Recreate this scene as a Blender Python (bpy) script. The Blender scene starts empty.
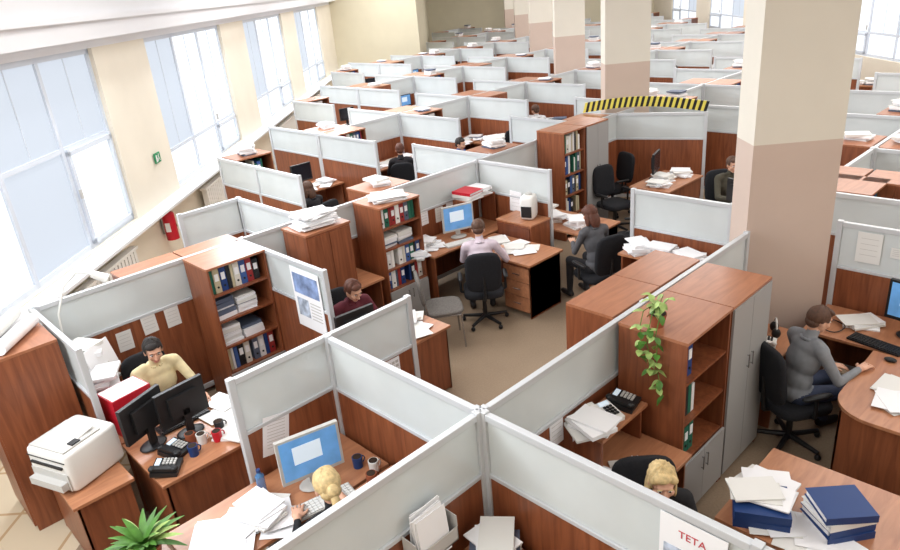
import bpy, math, random
from mathutils import Vector, Matrix, Euler
random.seed(7)
RT2=math.sqrt(2)
# ---------------------------------------------------------------- materials
MATS={}
def lin(c):
    return tuple(((x/255)/12.92 if x/255<=0.04045 else (((x/255)+0.055)/1.055)**2.4) for x in c)
def pmat(name,rgb,rough=.5,metal=0,alpha=1,em=0,noise=0,nscale=20,spec=.4,base=None):
    if name in MATS: return MATS[name]
    m=bpy.data.materials.new(name);m.use_nodes=True
    nt=m.node_tree;b=nt.nodes['Principled BSDF'];c=lin(rgb)+(1,)
    b.inputs['Base Color'].default_value=(lin(base)+(1,)) if base else c
    b.inputs['Roughness'].default_value=rough;b.inputs['Metallic'].default_value=metal
    b.inputs['Alpha'].default_value=alpha;b.inputs['Specular IOR Level'].default_value=spec
    if em:
        b.inputs['Emission Color'].default_value=c;b.inputs['Emission Strength'].default_value=em
    if noise:
        tc=nt.nodes.new('ShaderNodeTexCoord');n=nt.nodes.new('ShaderNodeTexNoise');n.inputs['Scale'].default_value=nscale
        n.inputs['Detail'].default_value=4
        r=nt.nodes.new('ShaderNodeValToRGB');r.color_ramp.elements[0].position=.3;r.color_ramp.elements[1].position=.7
        r.color_ramp.elements[0].color=tuple(x*(1-noise) for x in c[:3])+(1,)
        r.color_ramp.elements[1].color=tuple(min(1,x*(1+noise)) for x in c[:3])+(1,)
        nt.links.new(tc.outputs['Object'],n.inputs['Vector']);nt.links.new(n.outputs['Fac'],r.inputs['Fac']);nt.links.new(r.outputs['Color'],b.inputs['Base Color'] if not em else b.inputs['Emission Color'])
    MATS[name]=m;return m
def wood(name,c1,c2,rough=.38,sc=(14,14,1.2)):
    m=bpy.data.materials.new(name);m.use_nodes=True;nt=m.node_tree;b=nt.nodes['Principled BSDF']
    tc=nt.nodes.new('ShaderNodeTexCoord');mp=nt.nodes.new('ShaderNodeMapping');mp.inputs['Scale'].default_value=sc
    n=nt.nodes.new('ShaderNodeTexNoise');n.inputs['Scale'].default_value=1.5;n.inputs['Detail'].default_value=6;n.inputs['Distortion'].default_value=.8
    r=nt.nodes.new('ShaderNodeValToRGB');r.color_ramp.elements[0].position=.3;r.color_ramp.elements[1].position=.72
    r.color_ramp.elements[0].color=lin(c1)+(1,);r.color_ramp.elements[1].color=lin(c2)+(1,)
    nt.links.new(tc.outputs['Object'],mp.inputs[0]);nt.links.new(mp.outputs[0],n.inputs['Vector']);nt.links.new(n.outputs['Fac'],r.inputs[0]);nt.links.new(r.outputs[0],b.inputs['Base Color'])
    b.inputs['Roughness'].default_value=rough;MATS[name]=m;return m
WOOD=wood('wood_panel',(114,62,38),(150,88,56))
DESK=wood('wood_desktop',(158,104,74),(186,130,94),.3,(2,12,12))
WOODT=wood('wood_cabinet_top',(150,96,68),(176,118,86),.3,(2,12,12))
WOODD=wood('wood_dark',(88,46,30),(120,66,44))
ALU=pmat('aluminium_rail',(204,207,210),.4,.2)
GLASS=pmat('frosted_glass',(216,222,222),.35,0,.8,noise=.05,nscale=2)
GREY=pmat('grey_door',(158,157,156),.45)
PAPER=pmat('paper_white',(238,238,240),.8)
PAPER2=pmat('paper_cream',(222,221,217),.8)
BLK=pmat('black_plastic',(26,26,28),.45)
BLKF=pmat('black_fabric',(24,25,30),.9,noise=.25,nscale=60)
GREYF=pmat('grey_fabric',(112,108,104),.9,noise=.2,nscale=60)
CHROME=pmat('chrome_metal',(170,172,175),.25,.9)
PLW=pmat('white_plastic',(226,225,221),.45)
PLG=pmat('light_grey_plastic',(190,188,184),.5)
BLUE=pmat('blue_binder',(28,58,112),.5)
RED=pmat('red_plastic',(190,28,46),.4)
YEL=pmat('yellow_tape',(222,206,90),.5)
WALL=pmat('wall_cream_paint',(225,217,201),.8,noise=.03,nscale=1.5)
WALLF=pmat('wall_far_paint',(214,206,182),.8,noise=.03,nscale=1.5)
WALLW=pmat('wall_white_paint',(232,233,236),.8)
CREAM=pmat('column_cream',(220,214,201),.75,noise=.02,nscale=2)
PINK=pmat('column_beige_pink',(199,179,166),.75,noise=.03,nscale=2)
WFR=pmat('window_frame_white',(204,211,221),.4)
SILL=pmat('window_sill_white',(226,229,232),.4)
PANEW=pmat('window_pane_daylight',(244,249,255),.6,em=1.2,base=(60,60,60))
PANEB=pmat('window_blind_pale_blue',(214,223,235),.8,em=.9,base=(90,94,100))  # daylight through the blind is put in as emission
LEAF=pmat('leaf_green',(74,120,44),.5,noise=.3,nscale=15)
LEAF2=pmat('leaf_light',(150,175,100),.5,noise=.3,nscale=15)
SOIL=pmat('soil',(50,36,26),.9)
POT=pmat('pot_terracotta',(150,82,54),.7)
SCRB=pmat('screen_blue',(90,140,190),.3,em=.5,noise=.35,nscale=9)
SCRD=pmat('screen_dark',(24,28,36),.2)
SCRW=pmat('screen_window',(200,214,226),.3,em=.5)
BINDC=[pmat('spine_%d'%i,c,.6) for i,c in enumerate([(240,240,236),(214,210,200),(30,60,120),(30,30,34),(150,44,44),(30,100,80),(90,100,120),(225,225,225),(60,90,150),(190,180,150)])]

# ---------------------------------------------------------------- mesh builder
class MB:
    def __init__(s): s.v=[];s.f=[];s.m=[];s.sm=[];s.mats=[]
    def mi(s,mat):
        if mat not in s.mats: s.mats.append(mat)
        return s.mats.index(mat)
    def add(s,vs,fs,mat,smooth=False):
        o=len(s.v);s.v+= [tuple(x) for x in vs];k=s.mi(mat)
        for f in fs: s.f.append(tuple(o+i for i in f));s.m.append(k);s.sm.append(smooth)
    def box(s,x0,x1,y0,y1,z0,z1,mat):
        s.add([(x0,y0,z0),(x1,y0,z0),(x1,y1,z0),(x0,y1,z0),(x0,y0,z1),(x1,y0,z1),(x1,y1,z1),(x0,y1,z1)],
              [(0,3,2,1),(4,5,6,7),(0,1,5,4),(1,2,6,5),(2,3,7,6),(3,0,4,7)],mat)
    def boxc(s,c,sz,mat,rot=(0,0,0)):
        R=Euler(rot).to_matrix();c=Vector(c)
        vs=[c+R@Vector((x*sz[0]/2,y*sz[1]/2,z*sz[2]/2)) for z in(-1,1) for x,y in((-1,-1),(1,-1),(1,1),(-1,1))]
        s.add(vs,[(0,3,2,1),(4,5,6,7),(0,1,5,4),(1,2,6,5),(2,3,7,6),(3,0,4,7)],mat)
    def tube(s,p0,p1,r0,r1,mat,n=10,smooth=True):
        p0=Vector(p0);p1=Vector(p1);d=(p1-p0)
        if d.length<1e-6:return
        q=d.to_track_quat('Z','Y').to_matrix();vs=[]
        for p,r in((p0,r0),(p1,r1)):
            for i in range(n):
                a=2*math.pi*i/n;vs.append(p+q@Vector((r*math.cos(a),r*math.sin(a),0)))
        s.add(vs,[(i,(i+1)%n,n+(i+1)%n,n+i) for i in range(n)],mat,smooth)
        s.add(vs[:n],[tuple(range(n-1,-1,-1))],mat);s.add(vs[n:],[tuple(range(n))],mat)
    def ell(s,c,r,mat,rot=None,nu=14,nv=9,e=1.0):
        c=Vector(c);R=rot if rot is not None else Matrix.Identity(3)
        sg=lambda t:math.copysign(abs(t)**e,t)
        vs=[c+R@Vector((0,0,-r[2]))]
        for j in range(1,nv):
            ph=-math.pi/2+math.pi*j/nv
            for i in range(nu):
                th=2*math.pi*i/nu
                vs.append(c+R@Vector((r[0]*sg(math.cos(ph))*sg(math.cos(th)),r[1]*sg(math.cos(ph))*sg(math.sin(th)),r[2]*sg(math.sin(ph)))))
        vs.append(c+R@Vector((0,0,r[2])));fs=[]
        for i in range(nu):
            fs.append((0,1+(i+1)%nu,1+i));fs.append((len(vs)-1,1+(nv-2)*nu+i,1+(nv-2)*nu+(i+1)%nu))
            for j in range(nv-2): fs.append((1+j*nu+i,1+j*nu+(i+1)%nu,1+(j+1)*nu+(i+1)%nu,1+(j+1)*nu+i))
        s.add(vs,fs,mat,True)
    def prism(s,pts,z0,z1,mat):
        n=len(pts);vs=[(x,y,z0) for x,y in pts]+[(x,y,z1) for x,y in pts]
        s.add(vs,[tuple(range(n-1,-1,-1)),tuple(range(n,2*n))]+[(i,(i+1)%n,n+(i+1)%n,n+i) for i in range(n)],mat)
    def mesh(s,name):
        me=bpy.data.meshes.new(name);me.from_pydata(s.v,[],s.f)
        for m in s.mats: me.materials.append(m)
        me.polygons.foreach_set('material_index',s.m);me.polygons.foreach_set('use_smooth',s.sm);me.update();return me
    def build(s,name,loc=(0,0,0),rz=0,parent=None,bevel=0):
        return place(s.mesh(name),name,loc,rz,parent,bevel)
def place(me,name,loc=(0,0,0),rz=0,parent=None,bevel=0):
    o=bpy.data.objects.new(name,me);bpy.context.collection.objects.link(o)
    o.location=loc;o.rotation_euler=(0,0,rz)
    if parent: o.parent=parent
    if bevel:
        b=o.modifiers.new('b','BEVEL');b.width=bevel;b.segments=2;b.limit_method='ANGLE'
    return o
def empty(name,loc=(0,0,0),rz=0):
    o=bpy.data.objects.new(name,None);bpy.context.collection.objects.link(o);o.location=loc;o.rotation_euler=(0,0,rz);o.empty_display_size=.1;return o
def text(body,size,mat,M,parent=None,name='lettering'):
    c=bpy.data.curves.new(name,'FONT');c.body=body;c.size=size;c.extrude=.0008;c.align_x='CENTER';c.align_y='CENTER';c.materials.append(mat)
    o=bpy.data.objects.new(name,c);bpy.context.collection.objects.link(o);o.matrix_world=M
    if parent: o.parent=parent
    return o
def H2W(s,L,z=0): return ((s+L)/RT2,(s-L)/RT2,z)
HR=-math.pi/4
# ---------------------------------------------------------------- room shell (local x = L, local y = s)
fm=bpy.data.materials.new('floor_carpet_and_tile');fm.use_nodes=True;nt=fm.node_tree;b=nt.nodes['Principled BSDF'];b.inputs['Roughness'].default_value=.8
tc=nt.nodes.new('ShaderNodeTexCoord')
n1=nt.nodes.new('ShaderNodeTexNoise');n1.inputs['Scale'].default_value=60;n1.inputs['Detail'].default_value=3
n2=nt.nodes.new('ShaderNodeTexNoise');n2.inputs['Scale'].default_value=1.0;n2.inputs['Detail'].default_value=4
mx=nt.nodes.new('ShaderNodeMix');mx.data_type='FLOAT';mx.inputs[0].default_value=.55
r1=nt.nodes.new('ShaderNodeValToRGB');r1.color_ramp.elements[0].position=.3;r1.color_ramp.elements[0].color=lin((134,114,94))+(1,);r1.color_ramp.elements[1].position=.7;r1.color_ramp.elements[1].color=lin((164,144,120))+(1,)
br=nt.nodes.new('ShaderNodeTexBrick');br.offset=0;br.inputs['Color1'].default_value=lin((206,190,164))+(1,);br.inputs['Color2'].default_value=lin((200,183,156))+(1,);br.inputs['Mortar'].default_value=lin((176,146,110))+(1,)
br.inputs['Scale'].default_value=1.0;br.inputs['Brick Width'].default_value=.6;br.inputs['Row Height'].default_value=.6;br.inputs['Mortar Size'].default_value=.015
sx=nt.nodes.new('ShaderNodeSeparateXYZ');lt=nt.nodes.new('ShaderNodeMath');lt.operation='LESS_THAN';lt.inputs[1].default_value=-3.45
mc=nt.nodes.new('ShaderNodeMix');mc.data_type='RGBA'
L_=nt.links.new
L_(tc.outputs['Object'],n1.inputs[0]);L_(tc.outputs['Object'],n2.inputs[0]);L_(n1.outputs[0],mx.inputs[2]);L_(n2.outputs[0],mx.inputs[3])
L_(mx.outputs[0],r1.inputs[0]);L_(tc.outputs['Object'],br.inputs[0]);L_(tc.outputs['Object'],sx.inputs[0]);L_(sx.outputs[0],lt.inputs[0]);L_(lt.outputs[0],mc.inputs[0])
L_(r1.outputs[0],mc.inputs[6]);L_(br.outputs[0],mc.inputs[7]);L_(mc.outputs[2],b.inputs['Base Color'])
LW=-5.1;LR=11.2;S0=-3.0;S1=42.0;SA=30.0;LA=-1.6;CH=5.2
m=MB();m.box(LW-.3,LR+.3,S0,S1+.3,-.1,0,fm);m.build('floor',rz=HR)
m=MB();m.box(LW-.3,LR+.3,S0,S1+.3,CH,CH+.1,WALLW);m.build('ceiling',rz=HR)
ZS,ZT=1.1,3.6
starts=[.4+5.7*i for i in range(5)];WW=3.95
def wall_with_windows(name,La,Lb,sts,s0,s1,top):
    m=MB();m.box(La,Lb,s0,s1,0,ZS,WALL);m.box(La,Lb,s0,s1,ZT,CH,top)
    e=s0
    for st in sts+[s1]:
        if st>e: m.box(La,Lb,e,min(st,s1),ZS,ZT,WALL)
        e=st+WW
    return m.build(name,rz=HR)
wall_with_windows('wall_left',LW-.25,LW,starts,S0,SA,WALLW)
rst=[.4+5.7*i for i in range(7)]
wall_with_windows('wall_right',LR,LR+.25,rst,S0,S1,WALL)
m=MB();m.box(LW-.25,LA,SA,SA+.2,0,CH,WALLF);m.box(LA-.2,LA,SA+.2,S1,0,CH,WALLF);m.build('wall_far_left',rz=HR)
m=MB();m.box(LA-.2,LR+.25,S1,S1+.2,0,CH,WALLF);m.build('wall_far',rz=HR)
m=MB();m.box(LW-.25,LR+.25,S0-.2,S0,0,CH,WALL);m.build('wall_back',rz=HR)
def window(i,Lp,sg,st,first):
    m=MB();a=Lp;f=.07
    def bx(s0,s1,z0,z1,mat,d0=-.12,d1=-.06):
        x=sorted((a+sg*d0,a+sg*d1));m.box(x[0],x[1],s0,s1,z0,z1,mat)
    bx(st,st+WW,ZS,ZS+f,WFR);bx(st,st+WW,ZT-f,ZT,WFR);bx(st,st+f,ZS,ZT,WFR);bx(st+WW-f,st+WW,ZS,ZT,WFR)
    n=3;w=WW/n
    for k in range(n):
        a0=st+k*w;a1=a0+w
        if k: bx(a0-.035,a0+.035,ZS,ZT,WFR)
        zt=ZS+1.35 if first else ZS+.62
        bx(a0,a1,zt-.03,zt+.03,WFR,-.115,-.065)
        up=PANEB if (first or k==0) else PANEW
        lo=PANEB if (first and k==1) else PANEW
        bx(a0,a1,zt,ZT,up,-.10,-.09);bx(a0,a1,ZS,zt,lo,-.10,-.09)
        if k==n-1:
            for q in (a0+.05,a1-.11): bx(q,q+.06,ZS+.06,zt,WFR,-.08,-.03)
            bx(a0+.05,a1-.05,zt-.09,zt-.03,WFR,-.08,-.03);bx(a0+.05,a1-.05,ZS+.06,ZS+.12,WFR,-.08,-.03)
            bx(a0+.03,a0+.06,ZS+.7,ZS+.82,PLG,-.03,0)
        bx(a0+w/2-.007,a0+w/2+.007,zt,ZT,WFR,-.095,-.08)
    m.build('window_%d'%i,rz=HR)
k=1
for i,st in enumerate(starts): window(k,LW,1,st,i<=1);k+=1
for st in rst[1:]: window(k,LR,-1,st,False);k+=1
m=MB();m.box(LW,LW+.3,S0,SA,ZS-.06,ZS-.02,SILL);m.build('trim_1',rz=HR)
m=MB();m.box(LW,LW+.28,S0,SA,3.72,CH,WALLW);m.box(LW,LW+.36,S0,SA,3.95,4.02,WALLW);m.build('trim_2',rz=HR)
m=MB();m.box(LW,LW+.02,S0,SA,0,.1,PLG);m.build('baseboard_left',rz=HR)
for st in starts:
    m=MB();w=2.6;x=LW+.03
    for j in range(26): m.boxc((x+.12,st+.7+j*.1,.55),(.1,.07,.6),PLW)
    m.box(x+.06,x+.18,st+.6,st+.6+w+.1,.22,.27,PLW);m.box(x+.06,x+.18,st+.6,st+.6+w+.1,.84,.88,PLW)
    m.tube((x+.12,st+.7,0),(x+.12,st+.7,.25),.02,.02,PLW);m.tube((x+.12,st+3.1,0),(x+.12,st+3.1,.25),.02,.02,PLW)
    m.build('radiator',rz=HR)
COLS=[6.42+6.65*i for i in range(6)];CL=2.99
for s_ in COLS:
    m=MB();w=.4;d=.2;z=2.4
    m.box(-w,w,-d,d,0,z,PINK);m.box(-w,w,-d,d,z,CH,CREAM);m.box(-w-.02,w+.02,-d-.02,d+.02,0,.1,PLG)
    m.build('column',H2W(s_,CL),HR)
# ---------------------------------------------------------------- partitions
PC={}
def part_mesh(L,glass=True):
    key=(round(L,2),glass)
    if key in PC:return PC[key]
    m=MB();n=max(1,round(L/1.63));w=L/n;t=.022
    for k in range(n+1):
        x=k*w;m.box(x-.025,x+.025,-.025,.025,0,1.61,ALU)
        m.box(x-.03,x+.03,-.03,.03,0,.03,BLK)
    for k in range(n):
        a=k*w+.025;b_=(k+1)*w-.025
        m.box(a,b_,-t,t,.06,.12,ALU);m.box(a,b_,-.013,.013,.12,1.13,WOOD)
        m.box(a,b_,-t,t,1.13,1.16,ALU)
        m.box(a,b_,-.005,.005,1.16,1.555,GLASS)
        m.box(a,b_,-t,t,1.555,1.60,ALU)
    PC[key]=m.mesh('cubicle_partition');return PC[key]
def partition(x0,y0,x1,y1,bev=False):
    d=Vector((x1-x0,y1-y0));return place(part_mesh(d.length),'cubicle_partition',(x0,y0,0),math.atan2(d.y,d.x),None,.004 if bev else 0)
SP=6.9
partition(.0,2.53,2.44,2.53,1);partition(2.5,2.53,6.15,2.53,1)
partition(2.47,2.56,2.47,4.13,1);partition(2.47,2.5,2.47,-.8,1)
partition(1.66,4.16,3.31,4.16,1)
partition(1.12,SP,1.12,5.62,1);partition(1.15,SP,3.21,SP,1);partition(3.27,SP,7.07,SP,1)
partition(3.24,SP-.03,3.24,5.28,1);partition(7.1,SP,7.1,5.59,1)
partition(7.13,SP,9.75,SP,1)
partition(6.87,4.18,6.87,3.0,1)
partition(6.87,1.95,6.87,-1.0,1)
partition(3.27,8.5,4.1,8.5);partition(4.1,8.47,4.1,7.2)
partition(5.2,11.17,5.2,8.7)
# ---------------------------------------------------------------- bookcase
def shelf_fill(m,x0,x1,y0,y1,z,h,rng,style):
    x=x0+.01
    if style=='p':
        while x<x1-.2:
            w=rng.uniform(.2,.24)
            if x+w>x1: break
            hh=rng.uniform(.1,h*.85);zz=z
            while zz<z+hh:
                t=rng.uniform(.01,.05);m.boxc((x+w/2,(y0+y1)/2-.05+rng.uniform(-.03,.02),zz+t/2),(w,.29,t),rng.choice([PAPER,PAPER2,PAPER,BINDC[6]]),(0,0,rng.uniform(-.08,.08)));zz+=t
            x+=w+.03
    else:
        while x<x1-.03:
            t=rng.choice([.03,.045,.07,.07]);
            if x+t>x1: break
            hh=min(h-.02,rng.uniform(.22,.32))
            if rng.random()<.08: x+=t;continue
            c=rng.choice(BINDC if style=='b' else [BINDC[5],BINDC[2],BINDC[5],BINDC[7],BINDC[3]]);dd=rng.uniform(.22,.28)
            m.boxc((x+t/2,y0+.03+dd/2,z+hh/2),(t-.004,dd,hh),c)
            if t>.06:
                m.boxc((x+t/2,y0+.028,z+hh*.65),(t*.6,.004,hh*.3),PAPER)
                m.tube((x+t/2,y0+.03,z+.06),(x+t/2,y0+.024,z+.06),.012,.012,BLK,8)
            x+=t+.002
def bookcase_mesh(w=.66,d=.52,h=1.6,zl=.5,n=4,seed=1,style='bp',fill=1,doors=None):
    rng=random.Random(seed);m=MB();t=.02
    m.box(0,t,0,d,0,h-t,WOOD);m.box(w-t,w,0,d,0,h-t,WOOD);m.box(-.005,w+.005,-.01,d,h-t,h+.003,WOODT)
    m.box(t,w-t,d-.012,d,0,h-t,WOODD);m.box(t,w-t,0.01,d-.012,.05,.07,WOOD);m.box(t,w-t,.03,.05,0,.05,WOOD)
    if doors is not None: zl=h-t
    dm=doors or GREY
    if zl>.1:
        m.box(t*.2,w/2-.002,-.018,0,.06,zl-.004,dm);m.box(w/2+.002,w-t*.2,-.018,0,.06,zl-.004,dm)
        for q in(-.035,.035):
            z0=min(zl-.18,.95) ;m.tube((w/2+q,-.035,z0),(w/2+q,-.035,z0+.12),.005,.005,CHROME,8)
            m.tube((w/2+q,-.035,z0+.01),(w/2+q,-.015,z0+.01),.004,.004,CHROME,6);m.tube((w/2+q,-.035,z0+.11),(w/2+q,-.015,z0+.11),.004,.004,CHROME,6)
    if doors is None:
        sh=(h-t-zl)/n
        for k in range(n):
            z=zl+k*sh;m.box(t,w-t,.01,d-.012,z-t/2,z+t/2,WOOD)
            if fill>=1: shelf_fill(m,t,w-t,.03,d-.02,z+t/2,sh-t,rng,style[k%len(style)])
            else: shelf_fill(m,t,t+(w-2*t)*fill,.03,d-.02,z+t/2,sh-t,rng,style[k%len(style)])
    return m.mesh('bookcase')
def bc(x,y,rz=0,name='bookcase',**k):
    return place(bookcase_mesh(**k),name,(x,y,0),rz)
bc(2.56,6.33,seed=3,style='bpp',n=4,zl=.4,h=1.6)
bc(4.78,6.33,seed=5,style='bbp',n=4,zl=.5,w=.64)
bc(3.92,1.95,seed=8,style='gg',n=3,zl=.55,w=.67,d=.54,fill=.45,h=1.6)
bc(4.61,1.95,name='filing_cupboard',w=.67,d=.54,doors=GREY)
bc(4.63,2.99,math.pi,name='filing_cupboard',w=.66,d=.42,doors=WOOD)
bc(5.31,2.99,math.pi,name='filing_cupboard',w=.66,d=.42,doors=WOOD)
bc(8.44,6.35,seed=11,style='b',n=5,zl=.06,w=.55,d=.52,h=1.75)
bc(9.02,6.35,name='filing_cupboard',w=.6,d=.52,h=1.75,doors=GREY)
bc(2.68,7.47,math.pi,name='filing_cupboard',w=.66,d=.52,h=1.5,doors=WOOD)
bc(3.37,7.47,math.pi,name='filing_cupboard',w=.66,d=.52,h=1.5,doors=WOOD)
bc(8.3,2.9,-math.pi/2,name='filing_cupboard',w=.66,d=.5,h=1.6,doors=WOOD)
bc(8.3,2.2,-math.pi/2,name='filing_cupboard',w=.66,d=.5,h=1.6,doors=WOOD)
bc(.47,6.6,-math.pi/2,name='filing_cupboard',w=.62,d=.6,h=1.6,doors=WOOD)
# ---------------------------------------------------------------- desks
def desk(x0,x1,y0,y1,z=.75,mod=None,drawers=None,top=None,name='office_desk'):
    m=MB();t=.028
    if top: m.prism(top,z-t,z,DESK)
    else: m.box(x0,x1,y0,y1,z-t,z,DESK)
    i=.03
    if (x1-x0)>=(y1-y0):
        m.box(x0+i,x0+i+.02,y0+i,y1-i,0,z-t,WOOD);m.box(x1-i-.02,x1-i,y0+i,y1-i,0,z-t,WOOD)
    else:
        m.box(x0+i,x1-i,y0+i,y0+i+.02,0,z-t,WOOD);m.box(x0+i,x1-i,y1-i-.02,y1-i,0,z-t,WOOD)
    if mod=='-y': m.box(x0+i,x1-i,y0+i,y0+i+.02,.02,z-t,WOOD)
    if mod=='+y': m.box(x0+i,x1-i,y1-i-.02,y1-i,.2,z-t,WOOD)
    if mod=='-x': m.box(x0+i,x0+i+.02,y0+i,y1-i,.02,z-t,WOOD)
    if mod=='+x': m.box(x1-i-.02,x1-i,y0+i,y1-i,.2,z-t,WOOD)
    if drawers:
        dx0,dx1,dy0,dy1,side=drawers
        m.box(dx0,dx1,dy0,dy1,.06,z-t-.02,WOOD)
        for k in range(3):
            z0=.08+k*.2;z1=z0+.19
            m.box(dx0-.018,dx0,dy0+.005,dy1-.005,z0,z1,DESK);m.box(dx0-.03,dx0-.018,(dy0+dy1)/2-.06,(dy0+dy1)/2+.06,z0+.09,z0+.1,CHROME)
    return m.build(name,bevel=.003)
desk(1.16,2.12,4.62,5.42,mod='-y')
desk(1.16,1.5,5.45,6.85)
desk(2.72,4.28,4.72,5.34,mod='-y')
desk(5.5,7.05,6.25,6.86)
desk(5.95,6.62,5.03,6.2,mod='-y',drawers=(6.0,6.5,5.07,5.5,'-x'))
desk(7.16,7.9,5.0,6.3,mod='-y')
desk(.95,2.42,3.5,4.12)
desk(1.9,2.42,2.6,3.47)
desk(2.56,3.88,1.85,2.48)
desk(3.4,4.3,.3,1.45,mod='-x')
desk(.6,2.42,1.9,2.48)
desk(9.4,10.5,5.1,5.8,mod='-y');desk(8.5,9.2,3.3,4.6,mod='-x')
def rc(x0,x1,y0,y1,r,n=10):
    p=[(x0,y0),(x1,y0),(x1,y1)]
    for i in range(n+1):
        a=math.pi/2+math.pi/2*i/n;p.append((x0+r+r*math.cos(a),y1-r+r*math.sin(a)))
    return p
desk(5.05,6.1,-.4,1.3,mod='-x',top=rc(5.0,6.12,-.4,1.34,.3))
desk(6.15,6.82,-.4,1.95,mod=None)
desk(5.5,6.1,1.9,2.45,mod=None)
desk(6.45,6.83,3.05,4.12,z=.95,name='side_table')
desk(3.28,3.86,2.2,2.49,z=1.05,name='desk_riser_shelf')
desk(.62,1.07,4.95,5.9,z=.72,mod='-x',name='printer_cabinet')
desk(.3,.92,3.4,4.12,z=.78,mod='-x',name='side_table')
# ---------------------------------------------------------------- small props
def papers(x,y,z,n=3,sp=.06,seed=0,t=.012,name='paper_stack',w=.21,l=.297):
    r=random.Random(seed+int(x*100)+int(y*37));m=MB();zz=0
    for i in range(n):
        tt=t*r.uniform(.5,1.6);m.boxc((r.uniform(-sp,sp),r.uniform(-sp,sp),zz+tt/2),(w,l,tt),r.choice([PAPER,PAPER,PAPER2]),(0,0,r.uniform(-.5,.5)));zz+=tt
    return m.build(name,(x,y,z+.001),r.uniform(-.6,.6))
def loose(x,y,z,n,sx,sy,seed=0,name='loose_papers'):
    r=random.Random(seed);m=MB()
    for i in range(n): m.boxc((r.uniform(-sx,sx),r.uniform(-sy,sy),.002+i*.003),(.21,.297,.0025),r.choice([PAPER,PAPER,PAPER2]),(r.uniform(-.01,.01),0,r.uniform(-1.5,1.5)))
    return m.build(name,(x,y,z))
def pin(x,y,z,n,face,seed=0,glass=False):
    # sheets pinned on a partition face: face '-y' or '-x'
    r=random.Random(seed);m=MB()
    for i in range(n):
        w,h=r.choice([(.15,.21),(.21,.297),(.1,.1)]);u=i*.27+r.uniform(-.03,.03);v=r.uniform(-.05,.05)
        if face=='-y':
            m.boxc((u,0,v),(w,.003,h),r.choice([PAPER,PAPER2]),(0,r.uniform(-.06,.06),0))
            for k in range(4): m.boxc((u,-.002,v+h*.3-k*h*.18),(w*.7,.001,.004),PLG)
        else:
            m.boxc((0,-u,v),(.003,w,h),r.choice([PAPER,PAPER2]),(r.uniform(-.06,.06),0,0))
            for k in range(4): m.boxc((-.002,-u,v+h*.3-k*h*.18),(.001,w*.7,.004),PLG)
    return m.build('pinned_notes',(x,y,z))
def monitor_mesh(scr,w=.42,h=.32,col=BLK):
    m=MB();m.boxc((0,0,.29),(w,.035,h),col);m.boxc((0,.03,.29),(w*.6,.04,h*.6),col)
    m.boxc((0,-.0185,.295),(w-.04,.002,h-.045),scr)
    if scr is not SCRD: m.boxc((-.02,-.02,.32),(w*.45,.002,h*.4),SCRW)
    m.boxc((0,.035,.14),(.06,.03,.22),col);m.ell((0,.02,.012),(.12,.09,.012),col)
    return m.mesh('monitor')
MON=monitor_mesh(SCRB);MOND=monitor_mesh(SCRD);MONS=monitor_mesh(SCRB,.46,.36,PLG)
def keyboard(x,y,z,rz,col=PLG):
    m=MB();m.boxc((0,0,.01),(.44,.15,.016),col)
    for r in range(5):
        for c in range(14): m.boxc((-.2+c*.0305,-.055+r*.027,.022),(.025,.022,.008),BLK if col==BLK else PLW)
    return m.build('keyboard',(x,y,z),rz)
def phone_mesh(col):
    m=MB();m.boxc((0,0,.03),(.19,.2,.04),col,(.15,0,0));m.boxc((-.065,0,.07),(.045,.2,.025),col,(.15,0,0))
    m.ell((-.065,-.08,.062),(.03,.03,.02),col);m.ell((-.065,.08,.082),(.03,.03,.02),col)
    for r in range(4):
        for c in range(3): m.boxc((.01+c*.026,-.06+r*.026,.055+r*.004),(.018,.018,.01),PLG if col==BLK else BLK)
    m.boxc((.035,.065,.066),(.08,.035,.008),SCRW,(.15,0,0))
    return m.mesh('desk_phone')
PHB=phone_mesh(BLK);PHW=phone_mesh(PLW)
def mug(x,y,z,col):
    m=MB();m.tube((0,0,0),(0,0,.09),.036,.04,col,16);m.tube((0,0,.088),(0,0,.092),.033,.033,SOIL,16)
    for i in range(8):
        a=-math.pi/2+math.pi*i/8;a2=-math.pi/2+math.pi*(i+1)/8
        m.tube((.038+.025*math.cos(a),0,.045+.028*math.sin(a)),(.038+.025*math.cos(a2),0,.045+.028*math.sin(a2)),.005,.005,col,6)
    return m.build('coffee_mug',(x,y,z))
def office_chair_mesh(col=BLKF,arms=True):
    m=MB()
    for i in range(5):
        a=2*math.pi*i/5+.3;c,s=math.cos(a),math.sin(a)
        m.tube((0,0,.1),(.29*c,.29*s,.075),.028,.018,BLK,8);m.ell((.29*c,.29*s,.03),(.028,.028,.03),BLK,None,8,6)
    m.tube((0,0,.07),(0,0,.42),.03,.025,BLK,10);m.boxc((0,0,.4),(.22,.22,.03),BLK)
    m.ell((0,.01,.45),(.25,.25,.05),col,None,20,10,.45)
    m.tube((0,-.1,.4),(0,-.27,.42),.02,.02,BLK,8);m.tube((0,-.27,.42),(0,-.29,.75),.02,.02,BLK,8)
    m.ell((0,-.265,.79),(.22,.045,.26),col,Euler((.12,0,0)).to_matrix(),20,12,.5)
    if arms:
        for q in(-1,1):
            m.tube((q*.2,0,.42),(q*.28,0,.45),.015,.015,BLK,8);m.tube((q*.28,0,.45),(q*.28,.0,.64),.016,.016,BLK,8);m.ell((q*.28,.0,.65),(.03,.14,.018),BLK,None,12,6,.6)
    return m.mesh('office_chair')
OCH=office_chair_mesh()
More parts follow.
